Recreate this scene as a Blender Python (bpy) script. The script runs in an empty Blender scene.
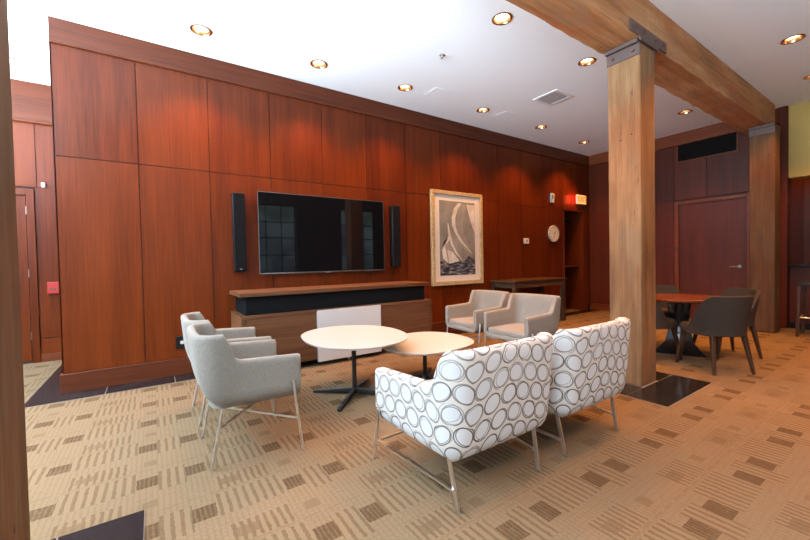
import bpy, bmesh, math, random
from mathutils import Vector, Matrix
random.seed(7)
sc = bpy.context.scene
col = sc.collection
PI = math.pi

# ------------------------------------------------------------------ camera
F = Vector((0.56148079, 0.82719748, -0.02199208))
RT = Vector((0.82697763, -0.56186997, -0.02025156))
UP = Vector((0.02910873, 0.00681609, 0.99955301))
cd = bpy.data.cameras.new('camera')
cam = bpy.data.objects.new('camera', cd)
col.objects.link(cam)
cam.matrix_world = Matrix(((RT.x, UP.x, -F.x, 0), (RT.y, UP.y, -F.y, 0), (RT.z, UP.z, -F.z, 1.2), (0, 0, 0, 1)))
cd.sensor_width = 36.0
cd.lens = 371.3139 / 810 * 36
cd.clip_start = 0.05
sc.camera = cam
# ------------------------------------------------------------------ exposure
sc.view_settings.view_transform = 'Standard'
sc.view_settings.look = 'None'
sc.view_settings.gamma = 1
sc.view_settings.use_curve_mapping = False
sc.view_settings.exposure = 0.0
sc.cycles.use_denoising = True
sc.cycles.max_bounces = 8
sc.cycles.diffuse_bounces = 5
sc.cycles.caustics_reflective = False
sc.cycles.caustics_refractive = False
sc.cycles.sample_clamp_indirect = 6
# ------------------------------------------------------------------ world: street daylight, dark trees below a pale sky
wd = bpy.data.worlds.new('daylight')
sc.world = wd
wd.use_nodes = True
nt = wd.node_tree
nt.nodes.clear()
wo = nt.nodes.new('ShaderNodeOutputWorld')
bg = nt.nodes.new('ShaderNodeBackground')
tc = nt.nodes.new('ShaderNodeTexCoord')
sp = nt.nodes.new('ShaderNodeSeparateXYZ')
rp = nt.nodes.new('ShaderNodeValToRGB')
nz = nt.nodes.new('ShaderNodeTexNoise')
nz.inputs['Scale'].default_value = 9
nz.inputs['Detail'].default_value = 5
ad = nt.nodes.new('ShaderNodeMath')
ad.operation = 'MULTIPLY_ADD'
ad.inputs[1].default_value = 0.5
nt.links.new(tc.outputs['Generated'], nz.inputs['Vector'])
nt.links.new(tc.outputs['Generated'], sp.inputs[0])
nt.links.new(nz.outputs['Fac'], ad.inputs[0])
nt.links.new(sp.outputs['Z'], ad.inputs[2])
cr = rp.color_ramp
cr.elements[0].position = 0.0
cr.elements[0].color = (1.0, 1.0, 0.98, 1)
cr.elements[1].position = 1.0
cr.elements[1].color = (0.75, 0.88, 1.0, 1)
for p_, c_ in ((0.13, (0.8, 0.82, 0.82, 1)), (0.19, (0.35, 0.38, 0.4, 1)), (0.24, (0.10, 0.14, 0.17, 1)), (0.33, (0.30, 0.42, 0.45, 1)), (0.38, (0.10, 0.17, 0.13, 1)), (0.44, (0.30, 0.42, 0.42, 1)), (0.52, (0.55, 0.68, 0.8, 1))):
    e_ = cr.elements.new(p_)
    e_.color = c_
nt.links.new(ad.outputs[0], rp.inputs['Fac'])
nt.links.new(rp.outputs['Color'], bg.inputs['Color'])
bg.inputs['Strength'].default_value = 2.0
nt.links.new(bg.outputs[0], wo.inputs[0])

# ------------------------------------------------------------------ window daylight and added ceiling fill (soft area lights filling the window openings)
DAY = (0.66, 0.84, 1.0)
CEIL, YW, XF = 3.57, 4.784, 8.49
YS, XL = -2.6, -4.0          # street wall and side wall planes


def window_light(name, loc, size, rot, power, colr=DAY, spread=PI):
    d = bpy.data.lights.new(name, 'AREA')
    d.shape = 'RECTANGLE'
    d.size, d.size_y = size
    d.energy = power
    d.color = colr
    d.spread = spread
    o = bpy.data.objects.new(name, d)
    o.location = loc
    o.rotation_euler = rot
    col.objects.link(o)
    return o


TILT = math.radians(60)  # street window lights are tilted up to brighten the ceiling
STREET_WINDOWS = [(-3.6, -1.0), (-0.6, 2.1), (2.5, 3.95), (5.5, 6.9)]
SIDE_WINDOWS = [(-1.9, 0.3), (0.9, 3.1), (3.7, 6.1)]
window_light('street_daylight', (-2.3, YS + 0.05, 1.75), (2.6, 2.7), (PI / 2 + TILT, 0, 0), 30)
window_light('street_daylight', (0.75, YS + 0.05, 1.75), (2.7, 2.7), (PI / 2 + TILT, 0, 0), 16)
for i_, (a_, b_) in enumerate(SIDE_WINDOWS):
    # up-tilted fill added to brighten the ceiling, and sky light falling steeply in
    window_light('side_ceiling_fill', (XL + 0.05, (a_ + b_) / 2, 1.75), (b_ - a_, 2.7), (PI / 2 + math.radians(62), 0, -PI / 2), (900, 950, 1150)[i_], spread=math.radians(125))
    window_light('side_sky_light', (XL + 0.06, (a_ + b_) / 2, 1.9), (b_ - a_, 2.3), (PI / 2 - math.radians(48), 0, -PI / 2), (118, 150, 140)[i_])
for a_, b_ in STREET_WINDOWS[2:]:
    p_ = window_light('street_portal', ((a_ + b_) / 2, YS + 0.02, 1.75), (b_ - a_, 2.7), (PI / 2, 0, 0), 10)
    p_.data.cycles.is_portal = True

WARM = (1.0, 0.37, 0.045)
LAMP_W = 165


# ================================================================== helpers
class E:
    """tiny wrapper so node maths can be written as expressions"""
    def __init__(s, m, sock):
        s.m, s.s = m, sock

    def _b(s, op, o, rev=False):
        a, b = (o, s) if rev else (s, o)
        return s.m.math(op, a, b)
    def __add__(s, o): return s._b('ADD', o)
    def __radd__(s, o): return s._b('ADD', o)
    def __sub__(s, o): return s._b('SUBTRACT', o)
    def __rsub__(s, o): return s._b('SUBTRACT', o, True)
    def __mul__(s, o): return s._b('MULTIPLY', o)
    def __rmul__(s, o): return s._b('MULTIPLY', o)
    def __truediv__(s, o): return s._b('DIVIDE', o)
    def gt(s, o): return s._b('GREATER_THAN', o)
    def lt(s, o): return s._b('LESS_THAN', o)
    def abs(s): return s.m.math('ABSOLUTE', s)
    def fract(s): return s.m.math('FRACT', s)
    def floor(s): return s.m.math('FLOOR', s)
    def max(s, o): return s._b('MAXIMUM', o)
    def min(s, o): return s._b('MINIMUM', o)
    def within(s, a, b): return s.gt(a) * s.lt(b)


class M:
    def __init__(s, name, rough=0.5, metal=0.0, color=(0.5, 0.5, 0.5), spec=0.5, coat=0.0, emit=None, estr=0):
        s.mat = bpy.data.materials.new(name)
        s.mat.use_nodes = True
        s.nt = s.mat.node_tree
        s.b = s.nt.nodes['Principled BSDF']
        s.b.inputs['Roughness'].default_value = rough
        s.b.inputs['Metallic'].default_value = metal
        s.b.inputs['Base Color'].default_value = (*color, 1)
        s.b.inputs['Specular IOR Level'].default_value = spec
        s.b.inputs['Coat Weight'].default_value = coat
        s.b.inputs['Coat Roughness'].default_value = 0.08
        if emit:
            s.b.inputs['Emission Color'].default_value = (*emit, 1)
            s.b.inputs['Emission Strength'].default_value = estr

    def n(s, t):
        return s.nt.nodes.new('ShaderNode' + t)

    def put(s, inp, v):
        if isinstance(v, E):
            s.nt.links.new(v.s, inp)
        elif isinstance(v, bpy.types.NodeSocket):
            s.nt.links.new(v, inp)
        elif isinstance(v, tuple) and len(v) == 3 and inp.type == 'RGBA':
            inp.default_value = (*v, 1)
        else:
            inp.default_value = v

    def math(s, op, a, b=None):
        nd = s.n('Math')
        nd.operation = op
        s.put(nd.inputs[0], a)
        if b is not None:
            s.put(nd.inputs[1], b)
        return E(s, nd.outputs[0])

    def coords(s, kind='Object'):
        if not hasattr(s, 'tc'):
            s.tc = s.n('TexCoord')
        return s.tc.outputs[kind]

    def xyz(s, kind='Object'):
        q = s.n('SeparateXYZ')
        s.nt.links.new(s.coords(kind), q.inputs[0])
        return [E(s, q.outputs[i]) for i in range(3)]

    def comb(s, x, y, z=0.0):
        q = s.n('CombineXYZ')
        for i, v in enumerate((x, y, z)):
            s.put(q.inputs[i], v)
        return q.outputs[0]

    def noise(s, scale, vec=None, detail=3, stretch=None, rough=0.5, out='Fac'):
        q = s.n('TexNoise')
        q.inputs['Scale'].default_value = scale
        q.inputs['Detail'].default_value = detail
        q.inputs['Roughness'].default_value = rough
        v = vec if vec is not None else s.coords()
        if stretch:
            mp = s.n('Mapping')
            mp.inputs['Scale'].default_value = stretch
            s.nt.links.new(v, mp.inputs[0])
            v = mp.outputs[0]
        s.nt.links.new(v, q.inputs['Vector'])
        return E(s, q.outputs[out])

    def ramp(s, fac, stops):
        q = s.n('ValToRGB')
        r = q.color_ramp
        r.elements[0].position, r.elements[0].color = stops[0][0], (*stops[0][1], 1)
        r.elements[1].position, r.elements[1].color = stops[-1][0], (*stops[-1][1], 1)
        for p, c in stops[1:-1]:
            e = r.elements.new(p)
            e.color = (*c, 1)
        s.put(q.inputs[0], fac)
        return q.outputs[0]

    def mix(s, fac, a, b, mode='MIX'):
        q = s.n('MixRGB')
        q.blend_type = mode
        s.put(q.inputs[0], fac)
        s.put(q.inputs[1], a)
        s.put(q.inputs[2], b)
        return q.outputs[0]

    def base(s, v):
        s.put(s.b.inputs['Base Color'], v)

    def rough(s, v):
        s.put(s.b.inputs['Roughness'], v)

    def bump(s, h, strength=0.3, dist=0.01):
        q = s.n('Bump')
        q.inputs['Strength'].default_value = strength
        q.inputs['Distance'].default_value = dist
        s.put(q.inputs['Height'], h)
        s.nt.links.new(q.outputs[0], s.b.inputs['Normal'])


class MB:
    """collects shapes into one mesh"""
    def __init__(s):
        s.v, s.f, s.uv = [], [], None

    def add(s, vs, fs):
        k = len(s.v)
        s.v += [tuple(v) for v in vs]
        s.f += [tuple(i + k for i in f) for f in fs]
        return s

    def box(s, x0, x1, y0, y1, z0, z1, mat=None):
        vs = [(x, y, z) for x in (x0, x1) for y in (y0, y1) for z in (z0, z1)]
        if mat is not None:
            vs = [mat @ Vector(v) for v in vs]
        return s.add(vs, [(0, 1, 3, 2), (4, 6, 7, 5), (0, 4, 5, 1), (2, 3, 7, 6), (0, 2, 6, 4), (1, 5, 7, 3)])

    def tube(s, a, b, r0, r1=None, n=12, cap=True):
        r1 = r0 if r1 is None else r1
        a, b = Vector(a), Vector(b)
        d = (b - a).normalized()
        t = d.orthogonal().normalized()
        w = d.cross(t)
        vs = []
        for p, r in ((a, r0), (b, r1)):
            for i in range(n):
                an = 2 * PI * (i + 0.5) / n
                vs.append(p + t * (r * math.cos(an)) + w * (r * math.sin(an)))
        fs = [(i, (i + 1) % n, n + (i + 1) % n, n + i) for i in range(n)]
        if cap:
            fs += [tuple(range(n))[::-1], tuple(range(n, 2 * n))]
        return s.add(vs, fs)

    def bar(s, a, b, w, h, up=(0, 0, 1), w1=None, h1=None):
        """rectangular bar from a to b"""
        a, b = Vector(a), Vector(b)
        d = (b - a).normalized()
        sd = d.cross(Vector(up)).normalized()
        u = sd.cross(d)
        vs = []
        for p, ww, hh in ((a, w, h), (b, w1 or w, h1 or h)):
            for i, j in ((-1, -1), (1, -1), (1, 1), (-1, 1)):
                vs.append(p + sd * (i * ww / 2) + u * (j * hh / 2))
        return s.add(vs, [(3, 2, 1, 0), (4, 5, 6, 7)] + [(i, (i + 1) % 4, 4 + (i + 1) % 4, 4 + i) for i in range(4)])

    def lathe(s, prof, n=32, c=(0, 0, 0), mat=None):
        vs = []
        for r, z in prof:
            for i in range(n):
                a = 2 * PI * i / n
                vs.append(Vector((c[0] + r * math.cos(a), c[1] + r * math.sin(a), c[2] + z)))
        if mat is not None:
            vs = [mat @ v for v in vs]
        fs = []
        for k in range(len(prof) - 1):
            for i in range(n):
                j = (i + 1) % n
                fs.append((k * n + i, k * n + j, (k + 1) * n + j, (k + 1) * n + i))
        if prof[0][0] > 1e-6:
            fs.append(tuple(range(n))[::-1])
        if prof[-1][0] > 1e-6:
            fs.append(tuple(range((len(prof) - 1) * n, len(prof) * n)))
        return s.add(vs, fs)

    def prism(s, poly, d0, d1, axis='z'):
        """polygon extruded along an axis; poly in the other two axes' order"""
        def P(p, d):
            return (p[0], p[1], d) if axis == 'z' else ((p[0], d, p[1]) if axis == 'y' else (d, p[0], p[1]))
        n = len(poly)
        vs = [P(p, d0) for p in poly] + [P(p, d1) for p in poly]
        fs = [tuple(range(n))[::-1], tuple(range(n, 2 * n))] + [(i, (i + 1) % n, n + (i + 1) % n, n + i) for i in range(n)]
        return s.add(vs, fs)

    def build(s, name, mat, parent=None, bevel=0.0, seg=2, smooth=True, angle=0.7, sub=0, loc=None):
        me = bpy.data.meshes.new(name)
        bm = bmesh.new()
        bv = [bm.verts.new(v) for v in s.v]
        lay = bm.loops.layers.uv.new('UVMap')
        for k, f in enumerate(s.f):
            try:
                fc = bm.faces.new([bv[i] for i in f])
            except ValueError:
                continue
            if s.uv is not None:
                for lp, i in zip(fc.loops, f):
                    lp[lay].uv = s.uv[i]
        if s.uv is None:
            bmesh.ops.remove_doubles(bm, verts=bm.verts, dist=1e-6)
        bmesh.ops.recalc_face_normals(bm, faces=bm.faces)
        if s.uv is None:
            bm.normal_update()
            for fc in bm.faces:
                n = fc.normal
                ax = max(range(3), key=lambda i: abs(n[i]))
                for lp in fc.loops:
                    c = lp.vert.co
                    lp[lay].uv = (c.y, c.z) if ax == 0 else ((c.x, c.z) if ax == 1 else (c.x, c.y))
        bm.to_mesh(me)
        bm.free()
        if smooth:
            for p in me.polygons:
                p.use_smooth = True
            me.set_sharp_from_angle(angle=angle)
        me.materials.append(mat.mat if isinstance(mat, M) else mat)
        o = bpy.data.objects.new(name, me)
        col.objects.link(o)
        if parent:
            o.parent = parent
        if loc:
            o.location = loc
        if bevel:
            m = o.modifiers.new('bevel', 'BEVEL')
            m.width = bevel
            m.segments = seg
            m.limit_method = 'ANGLE'
            m.angle_limit = 0.6
            m.harden_normals = False
        if sub:
            m = o.modifiers.new('sub', 'SUBSURF')
            m.levels = m.render_levels = sub
        return o


def tag(o, label, cat, group=None):
    o['label'] = label
    o['category'] = cat
    if group:
        o['group'] = group
    return o


def thing(name, label, cat, loc=(0, 0, 0), rz=0.0, group=None):
    o = bpy.data.objects.new(name, None)
    o.empty_display_size = 0.1
    col.objects.link(o)
    o.location = loc
    o.rotation_euler = (0, 0, rz)
    return tag(o, label, cat, group)


def struct(o):
    o['kind'] = 'structure'
    return o


def copy_tree(o, parent=None):
    c = o.copy()
    col.objects.link(c)
    if parent:
        c.parent = parent
    for ch in list(o.children):
        copy_tree(ch, c)
    return c


def dup(o, label, loc, rz=0.0):
    c = copy_tree(o)
    c['label'] = label
    c.location = loc
    c.rotation_euler = (0, 0, rz)
    return c


# ================================================================== materials
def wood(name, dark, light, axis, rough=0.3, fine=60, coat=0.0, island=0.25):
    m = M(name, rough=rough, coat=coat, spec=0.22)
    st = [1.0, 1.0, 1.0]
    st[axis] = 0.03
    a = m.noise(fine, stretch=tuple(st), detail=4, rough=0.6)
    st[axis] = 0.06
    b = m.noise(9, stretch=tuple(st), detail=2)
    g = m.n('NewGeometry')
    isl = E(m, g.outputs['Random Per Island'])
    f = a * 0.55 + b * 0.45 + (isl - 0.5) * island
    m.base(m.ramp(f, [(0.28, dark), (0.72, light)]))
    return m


SAPELE = wood('red_mahogany_panel', (0.055, 0.0072, 0.0012), (0.155, 0.0275, 0.0040), 2, rough=0.30, island=0.12)
SAPELE_X = wood('red_mahogany_rail', (0.06, 0.013, 0.005), (0.14, 0.034, 0.012), 0, rough=0.36)
SAPELE_Y = wood('red_mahogany_cross_rail', (0.08, 0.018, 0.006), (0.19, 0.048, 0.016), 1, rough=0.36)
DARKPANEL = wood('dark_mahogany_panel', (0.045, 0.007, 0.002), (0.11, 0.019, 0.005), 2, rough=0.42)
GAP = M('panel_shadow_gap', color=(0.02, 0.008, 0.004), rough=0.8)
WALNUT = wood('credenza_walnut', (0.07, 0.026, 0.011), (0.20, 0.085, 0.038), 0, rough=0.4)
DARKWOOD = wood('dark_stained_wood', (0.035, 0.018, 0.010), (0.10, 0.055, 0.03), 0, rough=0.3)
DARKLEG = wood('dark_leg_wood', (0.03, 0.014, 0.008), (0.08, 0.04, 0.022), 2, rough=0.35)
TABLERED = wood('dining_table_cherry', (0.09, 0.022, 0.010), (0.17, 0.05, 0.024), 0, rough=0.22)


def timber(name, axis, tone=1.0, red=0.0, blue=0.62):
    m = M(name, rough=0.75, spec=0.3)
    st = [1.0, 1.0, 1.0]
    st[axis] = 0.05
    a = m.noise(22, stretch=tuple(st), detail=6, rough=0.65)
    st[axis] = 0.25
    b = m.noise(4.5, stretch=tuple(st), detail=4)
    st[axis] = 0.02
    cfine = m.noise(90, stretch=tuple(st), detail=3)
    f = a * 0.4 + b * 0.42 + cfine * 0.18
    T = lambda *c: tuple(v * tone for v in c)
    c1 = m.ramp(f, [(0.30, T(0.085, 0.036, 0.017)), (0.42, T(0.30, 0.135, 0.052)), (0.53, T(0.47, 0.235, 0.10)), (0.70, T(0.58, 0.36, 0.19))])
    st[axis] = 0.35
    patch = m.noise(2.6, stretch=tuple(st), detail=4, rough=0.6)
    c1 = m.mix(m.ramp(patch, [(0.46, (0, 0, 0)), (0.66, (0.75, 0.75, 0.75))]), c1, T(0.30 + red, 0.105, 0.03))
    grey = m.noise(3.3, vec=m.coords('Object'), stretch=tuple(q * 1.3 for q in st), detail=5)
    c1 = m.mix(m.ramp(grey, [(0.52, (0, 0, 0)), (0.72, (0.6, 0.6, 0.6))]), c1, T(0.28, 0.19, 0.12))
    st[axis] = 0.04
    crack = m.noise(14, stretch=tuple(st), detail=3)
    ck = (crack - 0.5).abs().lt(0.004) * m.noise(3, detail=1).gt(0.58)
    m.base(m.mix(ck * 0.75, c1, (0.03, 0.016, 0.01)))
    m.bump(a * 0.6 + cfine * 0.4 - ck * 0.6, 0.35, 0.012)
    return m


TIMBER_Z = timber('old_timber_post', 2, 0.54)
TIMBER_X = timber('old_timber_beam', 0, 0.95, 0.08)
TIMBER_DARK = timber('dark_toned_timber', 2, 0.50, 0.14)  # lower tone than the middle post, with redder patches
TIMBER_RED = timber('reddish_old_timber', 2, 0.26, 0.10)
STEEL = M('brown_painted_steel', color=(0.11, 0.07, 0.06), rough=0.55, metal=0.2)
BOLT = M('rusty_bolt', color=(0.16, 0.06, 0.045), rough=0.6, metal=0.4)
CHROME = M('brushed_chrome', color=(0.88, 0.89, 0.9), rough=0.32, metal=1.0)
BOLTM = M('dull_bronze', color=(0.25, 0.2, 0.16), rough=0.4, metal=1.0)
BLACKMETAL = M('black_powder_coat', color=(0.012, 0.012, 0.013), rough=0.4)
WHITETOP = M('white_laminate', color=(0.58, 0.58, 0.575), rough=0.35)
WHITEGLASS = M('white_back_painted_panel', color=(0.70, 0.73, 0.76), rough=0.25)
CEILM = M('white_ceiling_paint', color=(0.85, 0.865, 0.88), rough=0.9, spec=0.2)
CEILM.bump(CEILM.noise(120, detail=2), 0.05, 0.003)
YELLOW = M('olive_yellow_paint', color=(0.52, 0.365, 0.12), rough=0.85, spec=0.2)
PLASTER = M('dark_pier_paint', color=(0.045, 0.03, 0.022), rough=0.8, spec=0.2)
FRAMEBLK = M('dark_window_frame', color=(0.03, 0.03, 0.032), rough=0.5)
TILE = M('black_granite_tile', color=(0.012, 0.011, 0.012), rough=0.16, spec=0.28)
TILE.base(TILE.ramp(TILE.noise(160, detail=2), [(0.4, (0.008, 0.007, 0.008)), (0.7, (0.03, 0.026, 0.026))]))
GROUT = M('tile_grout', color=(0.20, 0.17, 0.15), rough=0.9)
SCREEN = M('black_screen_glass', color=(0.004, 0.004, 0.005), rough=0.03, spec=0.5)
BEZEL = M('silver_bezel', color=(0.55, 0.56, 0.58), rough=0.25, metal=1.0)
CLOTHBLK = M('black_speaker_cloth', color=(0.007, 0.007, 0.008), rough=0.9, spec=0.08)
CLOTHBLK.bump(CLOTHBLK.noise(900, detail=1), 0.2, 0.001)
BLACKPL = M('black_plastic', color=(0.007, 0.007, 0.008), rough=0.35, spec=0.25)
WHITEPL = M('white_plastic', color=(0.75, 0.75, 0.73), rough=0.4)
GREYPL = M('grey_plastic', color=(0.35, 0.34, 0.33), rough=0.5)
VENTG = M('pale_grey_vent_metal', color=(0.5, 0.5, 0.5), rough=0.5)
REDPL = M('red_painted_metal', color=(0.35, 0.015, 0.012), rough=0.4)
COPPER = M('bronze_downlight_trim', color=(0.60, 0.33, 0.18), rough=0.25, metal=1.0)
LENS = M('lit_lamp_lens', color=(0.9, 0.85, 0.75), rough=0.5, emit=(1.0, 0.86, 0.62), estr=12)
GRILLEBLK = M('dark_grille', color=(0.008, 0.006, 0.005), rough=0.7, spec=0.1)

# grey chair fabric
FAB = M('grey_woven_fabric', rough=0.95, spec=0.15)
FAB.b.inputs['Sheen Weight'].default_value = 0.15
fu, fv, _ = FAB.xyz('UV')
fn = FAB.noise(300, vec=FAB.comb(fu * 0.12, fv), detail=2) * 0.5 + FAB.noise(300, vec=FAB.comb(fu, fv * 0.12), detail=2) * 0.5
FAB.base(FAB.ramp(fn, [(0.3, (0.185, 0.158, 0.130)), (0.7, (0.285, 0.252, 0.215))]))
FAB.bump(fn, 0.25, 0.002)
DKFAB = M('charcoal_brown_fabric', rough=0.95, spec=0.15)
dn = DKFAB.noise(220, detail=2)
DKFAB.base(DKFAB.ramp(dn, [(0.3, (0.030, 0.021, 0.016)), (0.7, (0.056, 0.041, 0.031))]))
DKFAB.bump(dn, 0.25, 0.002)
TAUPEFAB = M('taupe_seat_fabric', rough=0.95, spec=0.15)
dn = TAUPEFAB.noise(220, detail=2)
TAUPEFAB.base(TAUPEFAB.ramp(dn, [(0.3, (0.15, 0.11, 0.09)), (0.7, (0.24, 0.18, 0.145))]))

# ring-patterned fabric
RING = M('ring_pattern_fabric', rough=0.9, spec=0.2)
u_, v_, _ = RING.xyz('UV')
PU, PV = 0.112, 0.104
rv = v_ / PV
row = rv.floor()
ru = u_ / PU + (row * 0.5).fract()
cu, cv = ru.fract() - 0.5, rv.fract() - 0.5
lineA = lineB = lineC = None
inside = None
for du in (-1, 0, 1):
    wn = RING.n('TexWhiteNoise')
    wn.noise_dimensions = '2D'
    RING.nt.links.new(RING.comb(ru.floor() + float(du), row), wn.inputs['Vector'])
    ws = RING.n('SeparateXYZ')
    RING.nt.links.new(wn.outputs['Color'], ws.inputs[0])
    r1, r2, r3 = [E(RING, ws.outputs[i]) for i in range(3)]
    lx_ = cu - float(du)

    def ringdist(ox, oy, sx, sy):
        a = (lx_ - ox) * sx
        b = (cv - oy) * sy
        return RING.math('SQRT', a * a + b * b)

    d1 = ringdist((r1 - 0.5) * 0.05, (r2 - 0.5) * 0.05, 1.0, 1.02)
    d2 = ringdist((r2 - 0.5) * 0.24, (r3 - 0.5) * 0.16, 1.04, 1.05)
    d3 = ringdist((r3 - 0.5) * 0.26, (r1 - 0.5) * 0.18, 1.0, 1.06)
    k1 = (d1 - 0.455).abs().lt(0.030) * (0.6 + r3 * 0.4)
    k2 = (d2 - 0.455).abs().lt(0.024) * (0.55 + r1 * 0.45)
    k3 = (d3 - 0.455).abs().lt(0.020)
    i1 = d1.lt(0.42)
    lineA = k1 if lineA is None else lineA.max(k1)
    lineB = k2 if lineB is None else lineB.max(k2)
    lineC = k3 if lineC is None else lineC.max(k3)
    inside = i1 if inside is None else inside.max(i1)
c0 = RING.mix(inside * 0.8, (0.64, 0.60, 0.555), (0.66, 0.675, 0.70))
c0 = RING.mix(lineC * 0.7, c0, (0.26, 0.19, 0.13))
c0 = RING.mix(lineB * 0.85, c0, (0.06, 0.045, 0.036))
c0 = RING.mix(lineA * 0.9, c0, (0.05, 0.036, 0.03))
RING.base(c0)
RING.bump(RING.noise(500, vec=RING.coords('UV'), detail=1), 0.12, 0.001)

# carpet: rows of short cut-pile strokes with darker squares between them
CARP = M('taupe_patterned_carpet', rough=1.0, spec=0.05)
X_, Y_, Z_ = CARP.xyz()
wob = CARP.noise(14, detail=2)
wob2 = CARP.noise(55, detail=2)
xw = X_ + (wob - 0.5) * 0.012 + (wob2 - 0.5) * 0.012
PX, PY = 0.67, 0.475
rowi = ((Y_ - 1.08) / PY + 0.5).floor()
v = (((Y_ - 1.08) / PY + 0.5).fract() - 0.5) * PY
pu = ((xw + 0.11) / PX).fract() * PX
pu2 = ((xw + 0.11 + 0.335) / PX).fract() * PX
st = ((xw / 0.041).fract() - 0.5).abs().gt(0.29)            # cut strokes running along Y
st2 = ((xw / 0.034).fract() - 0.5).abs().gt(0.27)
lx = ((Y_ / 0.030).fract() - 0.5).abs().gt(0.36)            # thin lines running along X
sqA = (pu - 0.05).abs().lt(0.052).max((pu - 0.285).abs().lt(0.052)) * v.within(-0.055, 0.06)
gapA = pu.within(0.10, 0.235) * v.within(-0.12, 0.10)
gapB = pu.within(0.335, 0.67) * v.within(-0.07, 0.135)
ext = pu2.within(0.02, 0.30) * (v.abs()).gt(0.165)
sqB = ((pu2 - 0.10).abs().lt(0.05).max((pu2 - 0.40).abs().lt(0.035))) * v.abs().gt(0.205)
dash = v.within(0.148, 0.160) * ((xw / 0.11).fract()).lt(0.7)
strokes = st * (gapA.max(gapB)).max(0.0)
strokes = strokes.max(st2 * ext)
rest = 1.0 - (gapA.max(gapB).max(ext).max(sqA))
lines = lx * rest * 0.13
yarn = CARP.noise(260, vec=CARP.comb(X_, Y_ * 0.3), detail=2)
blot = CARP.noise(5, detail=3)
thin = ((xw / 0.021).fract() - 0.5).abs().gt(0.2)
stA = ((X_ / 0.026 + wob2).fract() - 0.5).abs().gt(0.33) * rest * 0.22
dk = (strokes * 0.55).max(sqA * (0.70 + thin * 0.3)).max(sqB * 0.38).max(stA).max(dash * 0.25).max(lines)
brk = CARP.noise(70, vec=CARP.comb(X_, Y_ * 0.35), detail=2)
dk = dk * (0.35 + blot * 0.5 + brk * 0.65)
dk = dk + (yarn - 0.5) * 0.6
CB = CARP.ramp(dk, [(-0.0, (0.182, 0.120, 0.068)), (0.5, (0.126, 0.078, 0.041)), (1.0, (0.078, 0.044, 0.021))])
CARP.base(CB)
CARP.bump(1.0 - dk, 0.25, 0.006)

# ================================================================== the room shell
fl = MB()
fl.add([(XL, YS, 0), (11.5, YS, 0), (11.5, 9, 0), (XL, 9, 0)], [(0, 1, 2, 3)])
struct(fl.build('floor', CARP))
ce = MB().box(XL - 0.2, 11.5, YS - 0.2, 9, CEIL, CEIL + 0.12)
struct(ce.build('ceiling', CEILM))

# --- the panelled wall that carries the screen
SEAMS = [-0.748, -0.092, 0.571, 1.251, 1.934, 2.606, 3.293, 3.998, 4.659, 5.364, 6.037, 6.72, 7.44]
ZR, ZB, ZC = 2.277, 0.185, 3.345
core = MB()
core.box(-0.74, 7.46, YW + 0.012, 9, 0, CEIL)
core.box(7.46, 8.2, YW + 0.012, 9, 2.25, CEIL)
core.box(8.2, 8.75, YW + 0.012, 9, 0, CEIL)
core.box(7.46, 8.2, 5.45, 9, 0, 2.25)
struct(core.build('wall_back', GAP, smooth=False))
pn = MB()
g_ = 0.004
for a, b in zip(SEAMS[:-1], SEAMS[1:]):
    pn.box(a + g_, b - g_, YW, YW + 0.02, ZB + g_, ZR - g_)
for a, b in zip(SEAMS, SEAMS[1:] + [8.0]):
    pn.box(a + g_, b - g_, YW, YW + 0.02, ZR + g_, ZC + 0.05)
pn.box(8.0 + g_, 8.487, YW, YW + 0.02, ZR + g_, ZC + 0.05)
pn.box(8.365, 8.487, YW, YW + 0.02, 0.12, ZR - g_)
# end face of the wall and the inside of the alcove
pn.box(-0.748, -0.735, YW, 9, 0, ZC - 0.001)
pn.box(7.47, 8.19, 5.42, 5.455, 0.1, 2.25)
pn.box(7.452, 7.474, YW + 0.02, 5.45, 0.0, 2.25)
struct(pn.build('wall_back_panels', SAPELE, smooth=False))
cr_ = MB()
cr_.box(-0.745, 8.487, YW - 0.022, YW + 0.02, ZC, CEIL)
cr_.box(-0.744, 8.487, YW - 0.028, YW + 0.01, ZC - 0.008, ZC + 0.012)
cr_.box(-0.745, -0.73, YW, 9, ZC, CEIL)
struct(cr_.build('trim_1', SAPELE_X, bevel=0.004))
bb = MB().box(-0.765, 7.45, YW - 0.018, YW + 0.01, 0, ZB)
bb.box(-0.765, -0.74, YW, 9, 0, ZB)
struct(bb.build('baseboard_back', SAPELE_X, bevel=0.003))
# alcove jamb, shelf, head
jb = MB().box(8.188, 8.36, YW - 0.03, 5.45, 0, 2.29)
jb.box(7.44, 7.47, YW - 0.02, YW + 0.03, 0.0, 2.29)
jb.box(7.44, 8.36, YW - 0.03, YW + 0.05, 2.25, 2.29)
struct(jb.build('trim_2', SAPELE, bevel=0.004))

# --- far wall with the door
fw = MB()
fw.box(XF + 0.012, 11.4, 1.602, YW + 0.3, 0, CEIL)
struct(fw.build('wall_right', GAP, smooth=False))
fp = MB()
DY0, DY1, DZ = 1.99, 2.985, 2.19
ys = [4.78, 4.12, 3.46, 3.07]
for a, b in zip(ys[1:], ys[:-1]):
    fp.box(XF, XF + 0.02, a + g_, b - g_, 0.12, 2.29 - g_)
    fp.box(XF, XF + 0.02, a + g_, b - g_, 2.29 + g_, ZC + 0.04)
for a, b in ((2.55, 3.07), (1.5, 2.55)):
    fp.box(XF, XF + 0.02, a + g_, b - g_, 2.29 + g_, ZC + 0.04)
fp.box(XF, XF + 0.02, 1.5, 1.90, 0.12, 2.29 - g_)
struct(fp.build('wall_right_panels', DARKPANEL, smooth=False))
c2 = MB().box(XF - 0.035, XF + 0.02, 1.5, YW - 0.03, ZC, CEIL)
c2.box(XF - 0.045, XF + 0.02, 1.5, YW - 0.03, ZC - 0.008, ZC + 0.012)
struct(c2.build('trim_3', SAPELE_Y, bevel=0.004))
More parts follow.
